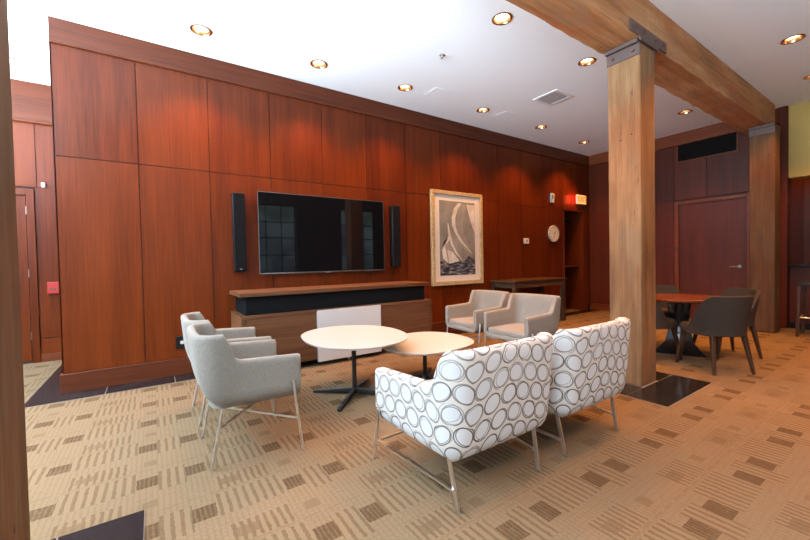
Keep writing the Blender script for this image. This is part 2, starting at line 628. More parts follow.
b2 = MB().box(XF - 0.018, XF + 0.01, 3.07, YW - 0.02, 0, 0.14)
struct(b2.build('baseboard_right', SAPELE_Y, bevel=0.003))
dr = thing('door_1', 'flush dark red wooden door in the far wall', 'door', (XF, 2.49, 0))
struct(dr)
hw = (DY1 - DY0) / 2
d = MB().box(0.004, 0.04, -hw + 0.004, hw - 0.004, 0.008, DZ)
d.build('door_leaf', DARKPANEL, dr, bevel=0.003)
d = MB()
for s_ in (-1, 1):
    d.box(-0.02, 0.03, s_ * hw, s_ * (hw + 0.075), 0, DZ + 0.075)
d.box(-0.02, 0.03, -hw, hw, DZ + 0.004, DZ + 0.075)
d.build('door_frame', SAPELE_Y, dr, bevel=0.006)
d = MB().tube((0.0, -hw + 0.09, 1.0), (-0.012, -hw + 0.09, 1.0), 0.027, n=20)
d.tube((-0.01, -hw + 0.09, 1.0), (-0.055, -hw + 0.09, 1.0), 0.009)
d.tube((-0.05, -hw + 0.085, 1.0), (-0.05, -hw + 0.22, 1.0), 0.009)
d.build('door_handle', BOLTM, dr)

# --- return air grille over the door
gr = thing('return_air_grille', 'wide black return air grille high on the far wall over the door', 'grille', (XF, 2.56, 3.245))
MB().box(-0.004, 0.0, -0.44, 0.44, -0.215, 0.215).build('grille_backing', GRILLEBLK, gr)
d = MB()
for y0, y1, z0, z1 in ((-0.455, 0.455, 0.215, 0.232), (-0.455, 0.455, -0.232, -0.215), (-0.455, -0.438, -0.215, 0.215), (0.438, 0.455, -0.215, 0.215)):
    d.box(-0.018, -0.001, y0, y1, z0, z1)
d.build('grille_frame', SAPELE_Y, gr)
d = MB()
for i in range(14):
    z = -0.2 + i * 0.0308
    d.add([(-0.016, -0.438, z), (-0.016, 0.438, z), (-0.004, 0.438, z + 0.014), (-0.004, -0.438, z + 0.014), (-0.016, -0.438, z + 0.003), (-0.016, 0.438, z + 0.003), (-0.004, 0.438, z + 0.017), (-0.004, -0.438, z + 0.017)],
          [(0, 1, 2, 3), (7, 6, 5, 4), (0, 4, 5, 1), (2, 6, 7, 3), (1, 5, 6, 2), (0, 3, 7, 4)])
d.build('louver', GRILLEBLK, gr, smooth=False)

# --- dark pilaster, yellow header and bar opening at the right
pl = MB().box(8.43, 8.62, 1.483, 1.595, 0, CEIL - 0.002)
struct(pl.build('trim_4', DARKPANEL, bevel=0.012, seg=3))
yh = MB().box(XF, XF + 0.25, YS, 1.482, 2.42, CEIL)
struct(yh.build('wall_bar_header', YELLOW, smooth=False))
bw = MB()
for i in range(12):
    y1 = 1.5 - i * 0.34
    bw.box(9.6, 9.62, y1 - 0.337, y1 - 0.003, 0, 2.9)
bw.box(8.63, 9.62, 1.482, 1.6, 0, 2.9)
bw.box(XF + 0.2, 9.62, YS, 1.48, 2.9, 2.95)
struct(bw.build('wall_bar_back', SAPELE, smooth=False))
bc = thing('bar_counter', 'dark wood bar counter under the yellow wall, seen at the right edge', 'counter', (XF, 0, 0))
MB().box(0.06, 0.5, YS + 0.02, 1.478, 0, 1.0).build('counter_front', DARKPANEL, bc)
MB().box(-0.05, 0.58, YS + 0.02, 1.478, 1.0, 1.04).build('counter_top', TILE, bc, bevel=0.006)
MB().box(0.03, 0.0595, YS + 0.02, 1.478, 0, 0.10).build('kick_plate', BLACKPL, bc)

# --- street wall and side wall with their windows, behind the camera
def wall_with_openings(name, a0, a1, ops, z0, z1, axis, p0, p1, mat):
    m = MB()
    def bx(a, b, c, d_):
        if axis == 'x':
            m.box(a, b, p0, p1, c, d_)
        else:
            m.box(p0, p1, a, b, c, d_)
    cur = a0
    for a, b in ops:
        bx(cur, a, 0, CEIL)
        bx(a, b, 0, z0)
        bx(a, b, z1, CEIL)
        cur = b
    bx(cur, a1, 0, CEIL)
    return struct(m.build(name, mat, smooth=False))


wall_with_openings('wall_front', XL - 0.2, 11.4, STREET_WINDOWS, 0.4, 3.1, 'x', YS - 0.25, YS, PLASTER)
wall_with_openings('wall_left', YS, 9, SIDE_WINDOWS, 0.4, 3.1, 'y', XL - 0.25, XL, PLASTER)
for i, (a, b) in enumerate(STREET_WINDOWS):
    m = MB()
    for x in (a + 0.03, b - 0.03):
        m.box(x - 0.03, x + 0.03, YS - 0.16, YS - 0.10, 0.4, 3.1)
    n_ = max(2, round((b - a) / 0.5))
    for k in range(1, n_):
        x = a + (b - a) * k / n_
        m.box(x - 0.014, x + 0.014, YS - 0.15, YS - 0.11, 0.4, 3.1)
    for z in (0.42, 0.95, 1.5, 2.05, 2.55, 3.08):
        m.box(a, b, YS - 0.15, YS - 0.11, z - 0.016, z + 0.016)
    struct(m.build('window_%d' % (i + 1), FRAMEBLK, smooth=False))
for i, (a, b) in enumerate(SIDE_WINDOWS):
    m = MB()
    for k in range(5):
        y = a + (b - a) * k / 4
        m.box(XL - 0.15, XL - 0.11, y - 0.015, y + 0.015, 0.4, 3.1)
    for z in (0.42, 1.5, 2.4, 3.08):
        m.box(XL - 0.15, XL - 0.11, a, b, z - 0.016, z + 0.016)
    struct(m.build('window_%d' % (i + 5), FRAMEBLK, smooth=False))
lw = MB().box(XL - 0.25, -0.74, 9, 9.1, 0, CEIL)
lw.box(8.6, 11.5, YW + 0.3, 9.0, 0, CEIL)
lw.box(11.4, 11.5, YS, YW + 0.3, 0, CEIL)
struct(lw.build('wall_outer', PLASTER, smooth=False))

# --- the room seen past the left end of the wall
YL = 6.6
lp = MB()
lp.box(XL, -0.755, YL + 0.012, YL + 0.3, 0, CEIL)
struct(lp.build('wall_left_room', GAP, smooth=False))
lp = MB()
xs = [-2.2, -1.75, -1.225, -0.99, -0.757]
for z0, z1 in ((2.25, 3.1),):
    for a, b in zip((-4.0, -3.3, -2.6, -1.9, -1.2), (-3.3, -2.6, -1.9, -1.2, -0.757)):
        lp.box(a + g_, b - g_, YL, YL + 0.02, z0 + g_, z1)
lp.box(-1.22, -0.757, YL, YL + 0.02, 0.31, 2.25 - g_)
lp.box(-1.22, -0.757, YL, YL + 0.02, 0.10, 0.30)
lp.box(-4.0, -2.36, YL, YL + 0.02, 0.10, 2.25 - g_)
struct(lp.build('wall_left_room_panels', SAPELE, smooth=False))
lp = MB().box(XL, -0.757, YL - 0.04, YL + 0.02, 3.08, CEIL)
lp.box(XL, -0.757, YL - 0.05, YL + 0.02, 3.06, 3.10)
struct(lp.build('trim_5', SAPELE_X, bevel=0.005))
lp = MB().box(-1.23, -0.757, YL - 0.012, YL + 0.01, 0, 0.1)
struct(lp.build('baseboard_left_room', SAPELE_X))
d2 = thing('door_2', 'tall orange-brown wooden door in the room at far left', 'door', (-1.8, YL, 0))
struct(d2)
MB().box(-0.49, 0.49, 0.004, 0.04, 0.03, 2.13).build('door_leaf', SAPELE, d2, bevel=0.003)
d = MB()
for s_ in (-1, 1):
    d.box(min(s_ * 0.5, s_ * 0.575), max(s_ * 0.5, s_ * 0.575), -0.02, 0.03, 0, 2.225)
d.box(-0.5, 0.5, -0.02, 0.03, 2.14, 2.225)
d.build('door_frame', SAPELE, d2, bevel=0.005)
for z in (0.35, 1.15, 1.95):
    MB().tube((0.496, -0.006, z - 0.05), (0.496, -0.006, z + 0.05), 0.009).build('hinge', BOLTM, d2)

# --- black tile borders and pads
TS = 0.3135


def tiles(name, cells, z=0.006, base=None):
    g = MB()
    for (a, b, c, e) in base:
        g.box(a, b, c, e, 0.0005, z - 0.0025)
    go = struct(g.build(name, GROUT, smooth=False))
    m = MB()
    for (a, b, c, e) in cells:
        m.box(a + 0.003, b - 0.003, c + 0.003, e - 0.003, 0.001, z)
    o = m.build('tile_face', TILE, go, smooth=False)
    o['kind'] = 'structure'


cells = []
x = -0.98
w_ = 0.285
ybd = 4.50
seq = []
while x < 8.2:
    x2 = min(x + 0.57, 8.45)
    cells.append((x, x2, ybd, YW - 0.018))
    x = x2
y = YW - 0.018
while y < 6.55:
    cells.append((-0.98, -0.766, y, min(y + 0.42, 6.58)))
    y += 0.42
tiles('trim_6', cells, base=[(-0.98, 8.45, ybd, YW - 0.018), (-0.98, -0.766, YW - 0.018, 6.58)])
POSTS = [(-0.545, 1.75), (3.836, 1.737), (7.91, 1.645)]
for i, (px, py) in enumerate(POSTS[:2]):
    x0 = px - 1.5 * 0.319
    y0 = py - 1.5 * 0.319
    cs = [(x0 + a * 0.319, x0 + (a + 1) * 0.319, y0 + b * 0.319, y0 + (b + 1) * 0.319) for a in range(3) for b in range(3) if not (a == 1 and b == 1)]
    tiles('trim_%d' % (7 + i), cs, base=[(x0, x0 + 0.957, y0, y0 + 0.957)])

# ================================================================== timber frame
BZ = 3.17
PW = 0.293
plabels = ['dark timber post cut by the left edge of the photo', 'big square timber post standing in the middle of the room on black tiles', 'far timber post beside the dark trim at the end of the beam']
for i, (px, py) in enumerate(POSTS):
    t = thing('timber_post', plabels[i], 'post', (px, py, 0.004), group='square timber posts')
    h = PW / 2
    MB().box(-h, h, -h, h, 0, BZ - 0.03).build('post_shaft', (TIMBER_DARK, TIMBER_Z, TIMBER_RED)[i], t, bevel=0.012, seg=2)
    m = MB()
    for s_ in (-1, 1):
        m.box(min(s_ * h, s_ * (h + 0.012)), max(s_ * h, s_ * (h + 0.012)), -h, h, BZ - 0.14, BZ - 0.0305)
    m.box(-h - 0.055, h + 0.055, -h + 0.002, h - 0.002, BZ - 0.03, BZ - 0.012)
    m.box(-h - 0.055, -h - 0.02, -h + 0.002, h - 0.002, BZ - 0.045, BZ - 0.03)
    m.build('steel_cap', STEEL, t, bevel=0.002)
    for s_ in (-1, 1):
        b = MB()
        for dx in (-h - 0.012,):
            b.tube((dx, s_ * 0.09, BZ - 0.09), (dx - 0.014, s_ * 0.09, BZ - 0.09), 0.016, n=6)
        b.build('bolt', BOLT, t, smooth=False)
    if i == 1:
        for s_, z_ in ((-1, 2.33), (1, 2.30)):
            MB().tube((-h - 0.001, s_ * 0.05 - 0.02, z_), (-h + 0.002, s_ * 0.05 - 0.02, z_), 0.008, n=8).build('bolt_hole', BLACKPL, t)
beams = [('timber_beam', 'near timber ceiling beam running from the middle post out of the top of the photo', -1.0, 3.84, 0.322),
         ('timber_beam', 'far timber ceiling beam spanning from the middle post to the far post', 3.8415, 8.24, 0.322)]
for nm, lb, a, b, w in beams:
    L = b - a
    t = MB()
    n_ = 40
    h = w / 2
    rnd = random.Random(int(a * 10) + 50)
    ring = []
    for i in range(n_ + 1):
        xx = a + L * i / n_
        j = [rnd.uniform(-0.006, 0.006) for _ in range(6)]
        ring.append([(xx, -h + j[0], BZ + j[1]), (xx, h + j[2] + (rnd.uniform(0, 0.012)), BZ + j[3]), (xx, h, CEIL - 0.001), (xx, -h + j[4] * 0.3, CEIL - 0.001)])
    vs = [v for r in ring for v in r]
    fs = [(0, 1, 2, 3), tuple(range(4 * n_, 4 * n_ + 4))[::-1]]
    for i in range(n_):
        for k in range(4):
            fs.append((4 * i + k, 4 * i + (k + 1) % 4, 4 * i + 4 + (k + 1) % 4, 4 * i + 4 + k))
    t.add(vs, fs)
    o = t.build(nm, TIMBER_X, None, bevel=0.004, angle=0.5)
    o.location = (0, 1.75, 0)
    tag(o, lb, 'beam', 'timber ceiling beams')
# steel side plates tying the two beams over the middle post
for s_ in (-1,):
    yy = 1.5885
    t = thing('steel_tie_plate', 'brown steel tie plate bolted across the beam joint over the middle post', 'bracket', (3.84, yy, BZ))
    y0, y1 = (-0.016, 0.0) if s_ < 0 else (0.0, 0.016)
    MB().prism([(-0.36, 0.005), (-0.19, 0.005), (-0.17, -0.026), (0.17, -0.026), (0.19, 0.005), (0.36, 0.005), (0.36, 0.10), (-0.36, 0.10)], y0, y1, 'y').build('plate', STEEL, t, bevel=0.002)
    for x in (-0.29, -0.12, 0.12, 0.29):
        yb = y0 if s_ < 0 else y1
        MB().tube((x, yb, 0.055), (x, yb + s_ * 0.014, 0.055), 0.016, n=6).build('bolt', BOLT, t, smooth=False)

# ================================================================== ceiling fittings
def make_downlight(label):
    t = thing('recessed_downlight', label, 'ceiling light', group='recessed ceiling downlights')
    tr_ = MB().lathe([(0.098, 0.0), (0.098, -0.006), (0.082, -0.008), (0.078, -0.002), (0.078, 0.0)], n=36)
    tr_.f = tr_.f[:-2]
    tr_.build('trim_ring', COPPER, t)
    r = MB()
    r.lathe([(0.0785, -0.0035), (0.0705, 0.03), (0.066, 0.06)], n=36)
    r.f = r.f[:-2]
    r.build('reflector', COPPER, t)
    MB().lathe([(0.0, 0.034), (0.045, 0.034), (0.066, 0.046)], n=28).build('lamp_lens', LENS, t)
    return t


LIGHTS = [(0.47, 4.255), (1.70, 4.24), (2.908, 4.194), (4.381, 4.173), (5.837, 4.16), (7.35, 4.233),
          (2.908, 2.499), (4.402, 2.488), (7.313, 2.482), (5.913, 1.001), (7.37, 1.05), (4.45, 1.0), (2.95, 1.0), (4.45, -0.6), (5.913, -0.6), (1.6, -0.9), (5.86, 2.485)]  # the out-of-view aisle and street-side ones are added to warm the carpet
WHERE = ['recessed downlight near the left end of the screen wall', 'recessed downlight above the left speaker', 'recessed downlight above the right end of the screen',
         'recessed downlight above the sail picture', 'recessed downlight above the wall thermostat', 'recessed downlight in the far corner before the exit sign',
         'large recessed downlight left of the beam near the top of the photo', 'recessed downlight just left of the middle post cap', 'recessed downlight seen under the far beam',
         'recessed downlight right of the beam at the upper right', 'recessed downlight cut by the right edge of the photo', 'unseen recessed downlight added over the aisle beside the middle post', 'unseen recessed downlight added over the aisle behind the ring chairs',
         'unseen recessed downlight added by the street windows', 'recessed downlight by the street windows near the bar, put in to warm the carpet', 'recessed downlight by the street windows near the armchairs, put in to warm the carpet', 'recessed downlight hidden behind the middle post']
# the ceiling gets real round openings for the cans
ceil = bpy.data.objects['ceiling']
cut = MB()
for x, y in LIGHTS:
    cut.lathe([(0.079, -0.05), (0.079, 0.09)], n=36, c=(x, y, CEIL))
me_c = cut.build('ceiling_cutter', GAP)
bo = ceil.modifiers.new('cans', 'BOOLEAN')
bo.operation = 'DIFFERENCE'
bo.object = me_c
bo.solver = 'EXACT'
bpy.context.view_layer.update()
dg = bpy.context.evaluated_depsgraph_get()
nm_ = bpy.data.meshes.new_from_object(ceil.evaluated_get(dg))
ceil.modifiers.clear()
ceil.data = nm_
for p_ in nm_.polygons:
    p_.use_smooth = False
bpy.data.objects.remove(me_c)
dl0 = None
spot = bpy.data.lights.new('downlight_lamp', 'SPOT')
spot.energy = LAMP_W
spot.color = WARM
spot.spot_size = math.radians(105)
spot.spot_blend = 0.7
spot.shadow_soft_size = 0.05
for (x, y), lb in zip(LIGHTS, WHERE):
    if dl0 is None:
        dl0 = make_downlight(lb)
        dl0.location = (x, y, CEIL)
    else:
        dup(dl0, lb, (x, y, CEIL))
    so = bpy.data.objects.new('downlight_lamp', spot)
    so.location = (x, y, CEIL - 0.012)
    col.objects.link(so)

vt = thing('ceiling_air_vent', 'square white ceiling air vent with a louvred centre', 'vent', (4.94, 3.31, CEIL))
m = MB()
for a, b, c, e in ((-0.205, 0.205, 0.155, 0.20), (-0.205, 0.205, -0.20, -0.155), (-0.205, -0.16, -0.155, 0.155), (0.16, 0.205, -0.155, 0.155)):
    m.box(a, b, c, e, -0.012, 0)
m.build('vent_frame', WHITEPL, vt, bevel=0.003)
MB().box(-0.16, 0.16, -0.155, 0.155, -0.003, -0.001).build('vent_backing', VENTG, vt)
m = MB()
for i in range(9):
    y = -0.14 + i * 0.035
    m.box(-0.16, 0.16, y - 0.010, y + 0.010, -0.010, -0.006)
m.build('vent_blade', VENTG, vt, smooth=False)
for i, (cx, cy) in enumerate(((3.42, 4.09), (4.88, 4.13))):
    a = thing('ceiling_access_panel', ('flush white access panel in the ceiling above the right end of the screen', 'flush white access panel in the ceiling beyond the sail picture')[i], 'panel', (cx, cy, CEIL))
    MB().box(-0.17, 0.17, -0.14, 0.14, -0.002, 0).build('panel_frame', CEILM, a, bevel=0.002)
    MB().box(-0.155, 0.155, -0.125, 0.125, -0.0045, -0.0015).build('panel_lid', CEILM, a, bevel=0.001)
for (x, y, lb) in ((2.823, 3.312, 'small chrome sprinkler head on the white ceiling'), (-1.235, 5.927, 'small sprinkler head on the ceiling of the left room')):
    s = thing('sprinkler_head', lb, 'sprinkler', (x, y, CEIL))
    MB().lathe([(0.032, 0), (0.032, -0.004), (0.012, -0.010), (0.010, -0.03)], n=20).build('escutcheon', CHROME, s)
    MB().lathe([(0.004, -0.03), (0.02, -0.032), (0.02, -0.035), (0.0, -0.036)], n=16).build('deflector', CHROME, s)

# ================================================================== screen wall furniture
tv = thing('television', 'large black flat television mounted on the red wood wall', 'television', (1.955, YW, 1.588))
hw, hh = 0.885, 0.503
MB().box(-0.3, 0.3, -0.03, 0, -0.25, 0.25).build('wall_mount', BLACKPL, tv)
MB().box(-hw + 0.02, hw - 0.02, -0.052, -0.028, -hh + 0.02, hh - 0.02).build('back_case', BLACKPL, tv, bevel=0.006)
MB().box(-hw + 0.006, hw - 0.006, -0.064, -0.05, -hh + 0.006, hh - 0.006).build('screen', SCREEN, tv)
m = MB()
m.box(-hw, hw, -0.066, -0.048, -hh, -hh + 0.012)
m.box(-hw, hw, -0.066, -0.048, hh - 0.005, hh)
m.box(-hw, -hw + 0.006, -0.066, -0.048, -hh, hh)
m.box(hw - 0.005, hw, -0.066, -0.048, -hh, hh)
m.build('bezel', BEZEL, tv)
MB().box(-0.03, 0.03, -0.068, -0.060, -hh - 0.012, -hh + 0.006).build('logo_badge', BEZEL, tv, bevel=0.002)
for i, (x, lb) in enumerate(((0.855, 'slim black wall speaker left of the television'), (3.04, 'slim black wall speaker right of the television'))):
    s = thing('wall_speaker', lb, 'speaker', (x, YW, 1.585), group='wall speakers flanking the television')
    MB().box(-0.068, 0.068, -0.10, 0, -0.462, 0.462).build('cabinet', BLACKPL, s, bevel=0.008)
    MB().box(-0.064, 0.064, -0.112, -0.098, -0.455, 0.455).build('grille_cloth', CLOTHBLK, s, bevel=0.006)
    MB().box(-0.014, 0.014, -0.1145, -0.111, -0.435, -0.425).build('badge', BEZEL, s)

cz = thing('media_credenza', 'long walnut media credenza with black centre band and white panel below the television', 'credenza', (0, 0, 0))
CY = 4.16
MB().box(0.735, 3.235, CY - 0.01, YW - 0.019, 0.862, 0.905).build('top_slab', WALNUT, cz, bevel=0.003)
MB().box(0.80, 3.17, CY + 0.03, YW - 0.02, 0.662, 0.861).build('speaker_band', CLOTHBLK, cz)
m = MB()
m.box(0.745, 3.275, CY + 0.02, YW - 0.02, 0.075, 0.661)
m.build('cabinet_body', WALNUT, cz, bevel=0.003)
m = MB()
m.box(0.745, 0.785, CY, CY + 0.021, 0.075, 0.661)
m.box(3.235, 3.275, CY, CY + 0.021, 0.075, 0.661)
m.box(0.785, 3.235, CY, CY + 0.021, 0.63, 0.661)
m.build('face_frame', WALNUT, cz, bevel=0.002)
for a, b in ((0.79, 1.565), (2.425, 3.23)):
    MB().box(a, b, CY + 0.006, CY + 0.021, 0.08, 0.625).build('door', WALNUT, cz, bevel=0.003)
MB().box(1.57, 2.42, CY - 0.02, CY + 0.02, 0.05, 0.652).build('white_panel', WHITEGLASS, cz, bevel=0.002)['label'] = 'white glossy centre panel'
MB().box(0.9, 3.12, CY + 0.15, YW - 0.1, 0.0, 0.074).build('plinth', BLACKPL, cz)
for x in (0.83, 1.99, 3.19):
    MB().tube((x, CY + 0.06, 0.0), (x, CY + 0.06, 0.076), 0.016).build('foot', CHROME, cz)

# --- picture of sailing boats
ART_BG = M('print_grey_sky', rough=0.9, spec=0.1)
ART_BG.base(ART_BG.ramp(ART_BG.noise(3.5, detail=4), [(0.3, (0.22, 0.215, 0.195)), (0.7, (0.36, 0.35, 0.32))]))
ART_SAIL = M('print_white_sail', rough=0.9, spec=0.1)
ART_SAIL.base(ART_SAIL.ramp(ART_SAIL.noise(6, detail=4), [(0.3, (0.6, 0.59, 0.56)), (0.65, (0.85, 0.84, 0.80))]))
ART_MID = M('print_grey_sail', rough=0.9, spec=0.1)
ART_MID.base(ART_MID.ramp(ART_MID.noise(4, detail=4), [(0.3, (0.28, 0.27, 0.25)), (0.7, (0.44, 0.43, 0.40))]))
ART_SEA = M('print_dark_sea', rough=0.9, spec=0.1)
ART_SEA.base(ART_SEA.ramp(ART_SEA.noise(9, stretch=(1, 1, 3.2), detail=5), [(0.40, (0.03, 0.034, 0.042)), (0.55, (0.12, 0.14, 0.18)), (0.75, (0.50, 0.52, 0.55))]))
GOLD = M('pale_gilt_frame', rough=0.45, metal=0.15)
GOLD.base(GOLD.ramp(GOLD.noise(40, detail=3), [(0.3, (0.36, 0.26, 0.12)), (0.7, (0.62, 0.50, 0.30))]))
GLASS = M('picture_glass', rough=0.02)
tr = GLASS.n('BsdfTransparent')
gl = GLASS.n('BsdfGlossy')
gl.inputs['Roughness'].default_value = 0.02
fr = GLASS.n('LayerWeight')
fr.inputs['Blend'].default_value = 0.5
fq = GLASS.math('POWER', E(GLASS, fr.outputs['Facing']), 5.0) * 0.9 + 0.04
mx = GLASS.n('MixShader')
GLASS.nt.links.new(fq.s, mx.inputs[0])
GLASS.nt.links.new(tr.outputs[0], mx.inputs[1])
GLASS.nt.links.new(gl.outputs[0], mx.inputs[2])
GLASS.nt.links.new(mx.outputs[0], GLASS.nt.nodes['Material Output'].inputs[0])
PX0, PX1, PZ0, PZ1 = 3.76, 4.93, 0.79, 2.375
pc = thing('framed_picture', 'large framed grey print of white sails in a pale gilt frame', 'picture', ((PX0 + PX1) / 2, YW, (PZ0 + PZ1) / 2))
pw, ph = (PX1 - PX0) / 2, (PZ1 - PZ0) / 2
m = MB()
fwid = 0.065
for a, b, c, e in ((-pw, pw, ph - fwid, ph), (-pw, pw, -ph, -ph + fwid), (-pw, -pw + fwid, -ph + fwid, ph - fwid), (pw - fwid, pw, -ph + fwid, ph - fwid)):
    m.box(a, b, -0.045, -0.001, c, e)
m.build('frame', GOLD, pc, bevel=0.008, seg=3)
MB().box(-pw + 0.05, pw - 0.05, -0.018, -0.004, -ph + 0.05, ph - 0.05).build('mat_board', M('white_mat_board', color=(0.82, 0.80, 0.76), rough=0.9), pc)
aw, ah = 0.405, 0.63
ar = MB().box(-aw, aw, -0.0195, -0.0175, -ah, ah).build('art_print', ART_BG, pc)


def art(poly, mat, lift, name):
    pts = [(-aw + 2 * aw * s, ah - 2 * ah * t) for s, t in poly]
    return MB().prism(pts, -0.0195 - lift, -0.0194, 'y').build(name, mat, ar, smooth=False)


def band(center, widths):
    L, R_ = [], []
    for (x, y), w in zip(center, widths):
        L.append((x - w, y))
        R_.append((x + w, y))
    return L + R_[::-1]


art([(0.54, 0.03), (0.74, 0.04), (0.70, 0.15), (0.65, 0.27), (0.65, 0.38), (0.72, 0.50), (0.80, 0.60), (0.90, 0.70), (0.70, 0.66), (0.52, 0.55), (0.40, 0.40), (0.37, 0.25), (0.43, 0.10)], ART_MID, 0.0006, 'grey_sail')
art(band([(0.57, 0.02), (0.45, 0.10), (0.385, 0.22), (0.39, 0.33), (0.46, 0.43), (0.60, 0.54), (0.76, 0.63), (0.91, 0.71)], [0.05, 0.055, 0.05, 0.045, 0.04, 0.035, 0.02, 0.006]), ART_SAIL, 0.0012, 'sail_edge')
art([(0.76, 0.03), (0.995, 0.03), (0.995, 0.42), (0.93, 0.34), (0.84, 0.20)], ART_SAIL, 0.0012, 'jib')
art(band([(0.23, 0.30), (0.26, 0.44), (0.33, 0.58), (0.45, 0.70), (0.62, 0.80)], [0.012, 0.03, 0.03, 0.025, 0.008]), ART_SAIL, 0.0012, 'sail_edge')
art([(0.26, 0.38), (0.34, 0.58), (0.60, 0.80), (0.62, 0.54), (0.42, 0.45)], ART_MID, 0.0005, 'grey_sail')
art([(0.25, 0.46), (0.14, 0.54), (0.06, 0.66), (0.08, 0.77), (0.22, 0.83), (0.12, 0.54), (0.16, 0.60), (0.26, 0.52)], ART_SAIL, 0.0012, 'sail_edge')
art([(0.16, 0.60), (0.26, 0.52), (0.34, 0.66), (0.50, 0.80), (0.22, 0.83), (0.12, 0.54)], ART_MID, 0.0008, 'grey_sail')
art([(0.20, 0.66), (0.34, 0.68), (0.54, 0.81), (0.24, 0.84)], ART_SAIL, 0.0011, 'sail_foot')
art([(0.002, 0.80), (0.15, 0.82), (0.30, 0.84), (0.5, 0.80), (0.66, 0.82), (0.80, 0.74), (0.998, 0.80), (0.998, 0.998), (0.002, 0.998)], ART_SEA, 0.0010, 'sea')
MB().add([(-pw + 0.055, -0.026, -ph + 0.055), (pw - 0.055, -0.026, -ph + 0.055), (pw - 0.055, -0.026, ph - 0.055), (-pw + 0.055, -0.026, ph - 0.055)], [(0, 1, 2, 3)]).build('glazing', GLASS, pc)

# --- console bar table by the wall
ct = thing('console_table', 'tall dark wood console table against the wall behind the grey armchairs', 'table', (5.86, 4.47, 0))
MB().box(-0.78, 0.78, -0.28, 0.28, 0.80, 0.832).build('tabletop', DARKWOOD, ct, bevel=0.004)
m = MB()
m.box(-0.72, 0.72, -0.25, -0.225, 0.70, 0.80)
m.box(-0.72, 0.72, 0.225, 0.25, 0.70, 0.80)
for s_ in (-1, 1):
    m.box(s_ * 0.71 - 0.012, s_ * 0.71 + 0.012, -0.225, 0.225, 0.70, 0.80)
m.build('apron', DARKWOOD, ct)
for sx in (-1, 1):
    for sy in (-1, 1):
        MB().box(sx * 0.70 - 0.04, sx * 0.70 + 0.04, sy * 0.235 - 0.035, sy * 0.235 + 0.035, 0, 0.80).build('leg', DARKLEG, ct, bevel=0.004)

# --- small wall fittings
ck = thing('wall_clock', 'round white wall clock beside the alcove', 'clock', (7.075, YW, 1.735))
RY = Matrix.Rotation(PI / 2, 4, 'X')
MB().lathe([(0.0, 0.0), (0.17, 0.0), (0.178, 0.02), (0.172, 0.04), (0.158, 0.042), (0.155, 0.032), (0.0, 0.032)], n=40, mat=RY).build('case', M('clock_rim', color=(0.55, 0.53, 0.50), rough=0.3), ck)
MB().lathe([(0.0, 0.0325), (0.155, 0.0325), (0.155, 0.034), (0.0, 0.034)], n=40, mat=RY).build('dial', WHITEPL, ck)
for k in range(12):
    a = k * PI / 6
    m = MB().bar((0.125 * math.sin(a), -0.035, 0.125 * math.cos(a)), (0.148 * math.sin(a), -0.035, 0.148 * math.cos(a)), 0.008, 0.002, up=(0, 1, 0))
    m.build('hour_mark', BLACKPL, ck, smooth=False)
for nm, a, L, w in (('hour_hand', 0.9, 0.08, 0.012), ('minute_hand', 3.3, 0.115, 0.008)):
    MB().bar((0, -0.0375, 0), (L * math.sin(a), -0.0375, L * math.cos(a)), w, 0.002, up=(0, 1, 0)).build(nm, BLACKPL, ck, smooth=False)
th = thing('wall_thermostat', 'small white thermostat on the red wood wall', 'thermostat', (6.174, YW, 1.567))
MB().box(-0.075, 0.075, -0.028, 0, -0.055, 0.055).build('housing', WHITEPL, th, bevel=0.008)
MB().box(-0.02, 0.03, -0.0295, -0.027, -0.022, 0.018).build('display', GREYPL, th)
sb = thing('fire_strobe', 'small pale fire alarm strobe high on the wall above the clock', 'alarm', (7.043, YW, 2.49))
MB().box(-0.055, 0.055, -0.03, 0, -0.10, 0.10).build('housing', WHITEPL, sb, bevel=0.008)
MB().box(-0.035, 0.035, -0.06, -0.028, 0.0, 0.075).build('strobe_lens', GREYPL, sb, bevel=0.01)
ou = thing('wall_outlet', 'black outlet plate low on the wall behind the left armchairs', 'outlet', (0.245, YW, 0.36))
MB().box(-0.06, 0.06, -0.008, 0, -0.07, 0.07).build('plate', BLACKPL, ou, bevel=0.003)
MB().lathe([(0.0, 0.008), (0.020, 0.008), (0.018, 0.014), (0.0, 0.014)], n=20, mat=RY).build('socket', WHITEPL, ou)
ps = thing('fire_pull_station', 'red fire alarm pull station on the left room wall', 'alarm', (-1.08, YL, 0.955))
MB().box(-0.055, 0.055, -0.04, 0, -0.075, 0.075).build('box', REDPL, ps, bevel=0.005)
MB().box(-0.035, 0.035, -0.05, -0.038, -0.03, 0.0).build('pull_handle', BOLT, ps, bevel=0.003)
ds = thing('door_sensor', 'tiny white sensor above the panel in the left room', 'sensor', (-1.135, YL - 0.001, 2.285))
MB().box(-0.02, 0.02, -0.03, 0, -0.03, 0.03).build('housing', WHITEPL, ds, bevel=0.006)

ex = thing('exit_sign', 'small glowing EXIT sign above the alcove', 'sign', (8.12, YW, 2.53))
MB().box(-0.17, 0.17, -0.05, 0, -0.105, 0.105).build('housing', WHITEPL, ex, bevel=0.006)
MB().box(-0.16, 0.16, -0.053, -0.049, -0.095, 0.095).build('lit_face', M('exit_lit_face', color=(0.6, 0.3, 0.1), rough=0.6, emit=(1.0, 0.36, 0.08), estr=1.5), ex)
cu_ = bpy.data.curves.new('exit_lettering', 'FONT')
cu_.body = 'EXIT'
cu_.size = 0.175
cu_.align_x = 'CENTER'
cu_.align_y = 'CENTER'
cu_.extrude = 0.002
tmp = bpy.data.objects.new('exit_tmp', cu_)
col.objects.link(tmp)
bpy.context.view_layer.update()
me_ = bpy.data.meshes.new_from_object(tmp.evaluated_get(bpy.context.evaluated_depsgraph_get()))
bpy.data.objects.remove(tmp)
me_.materials.clear()
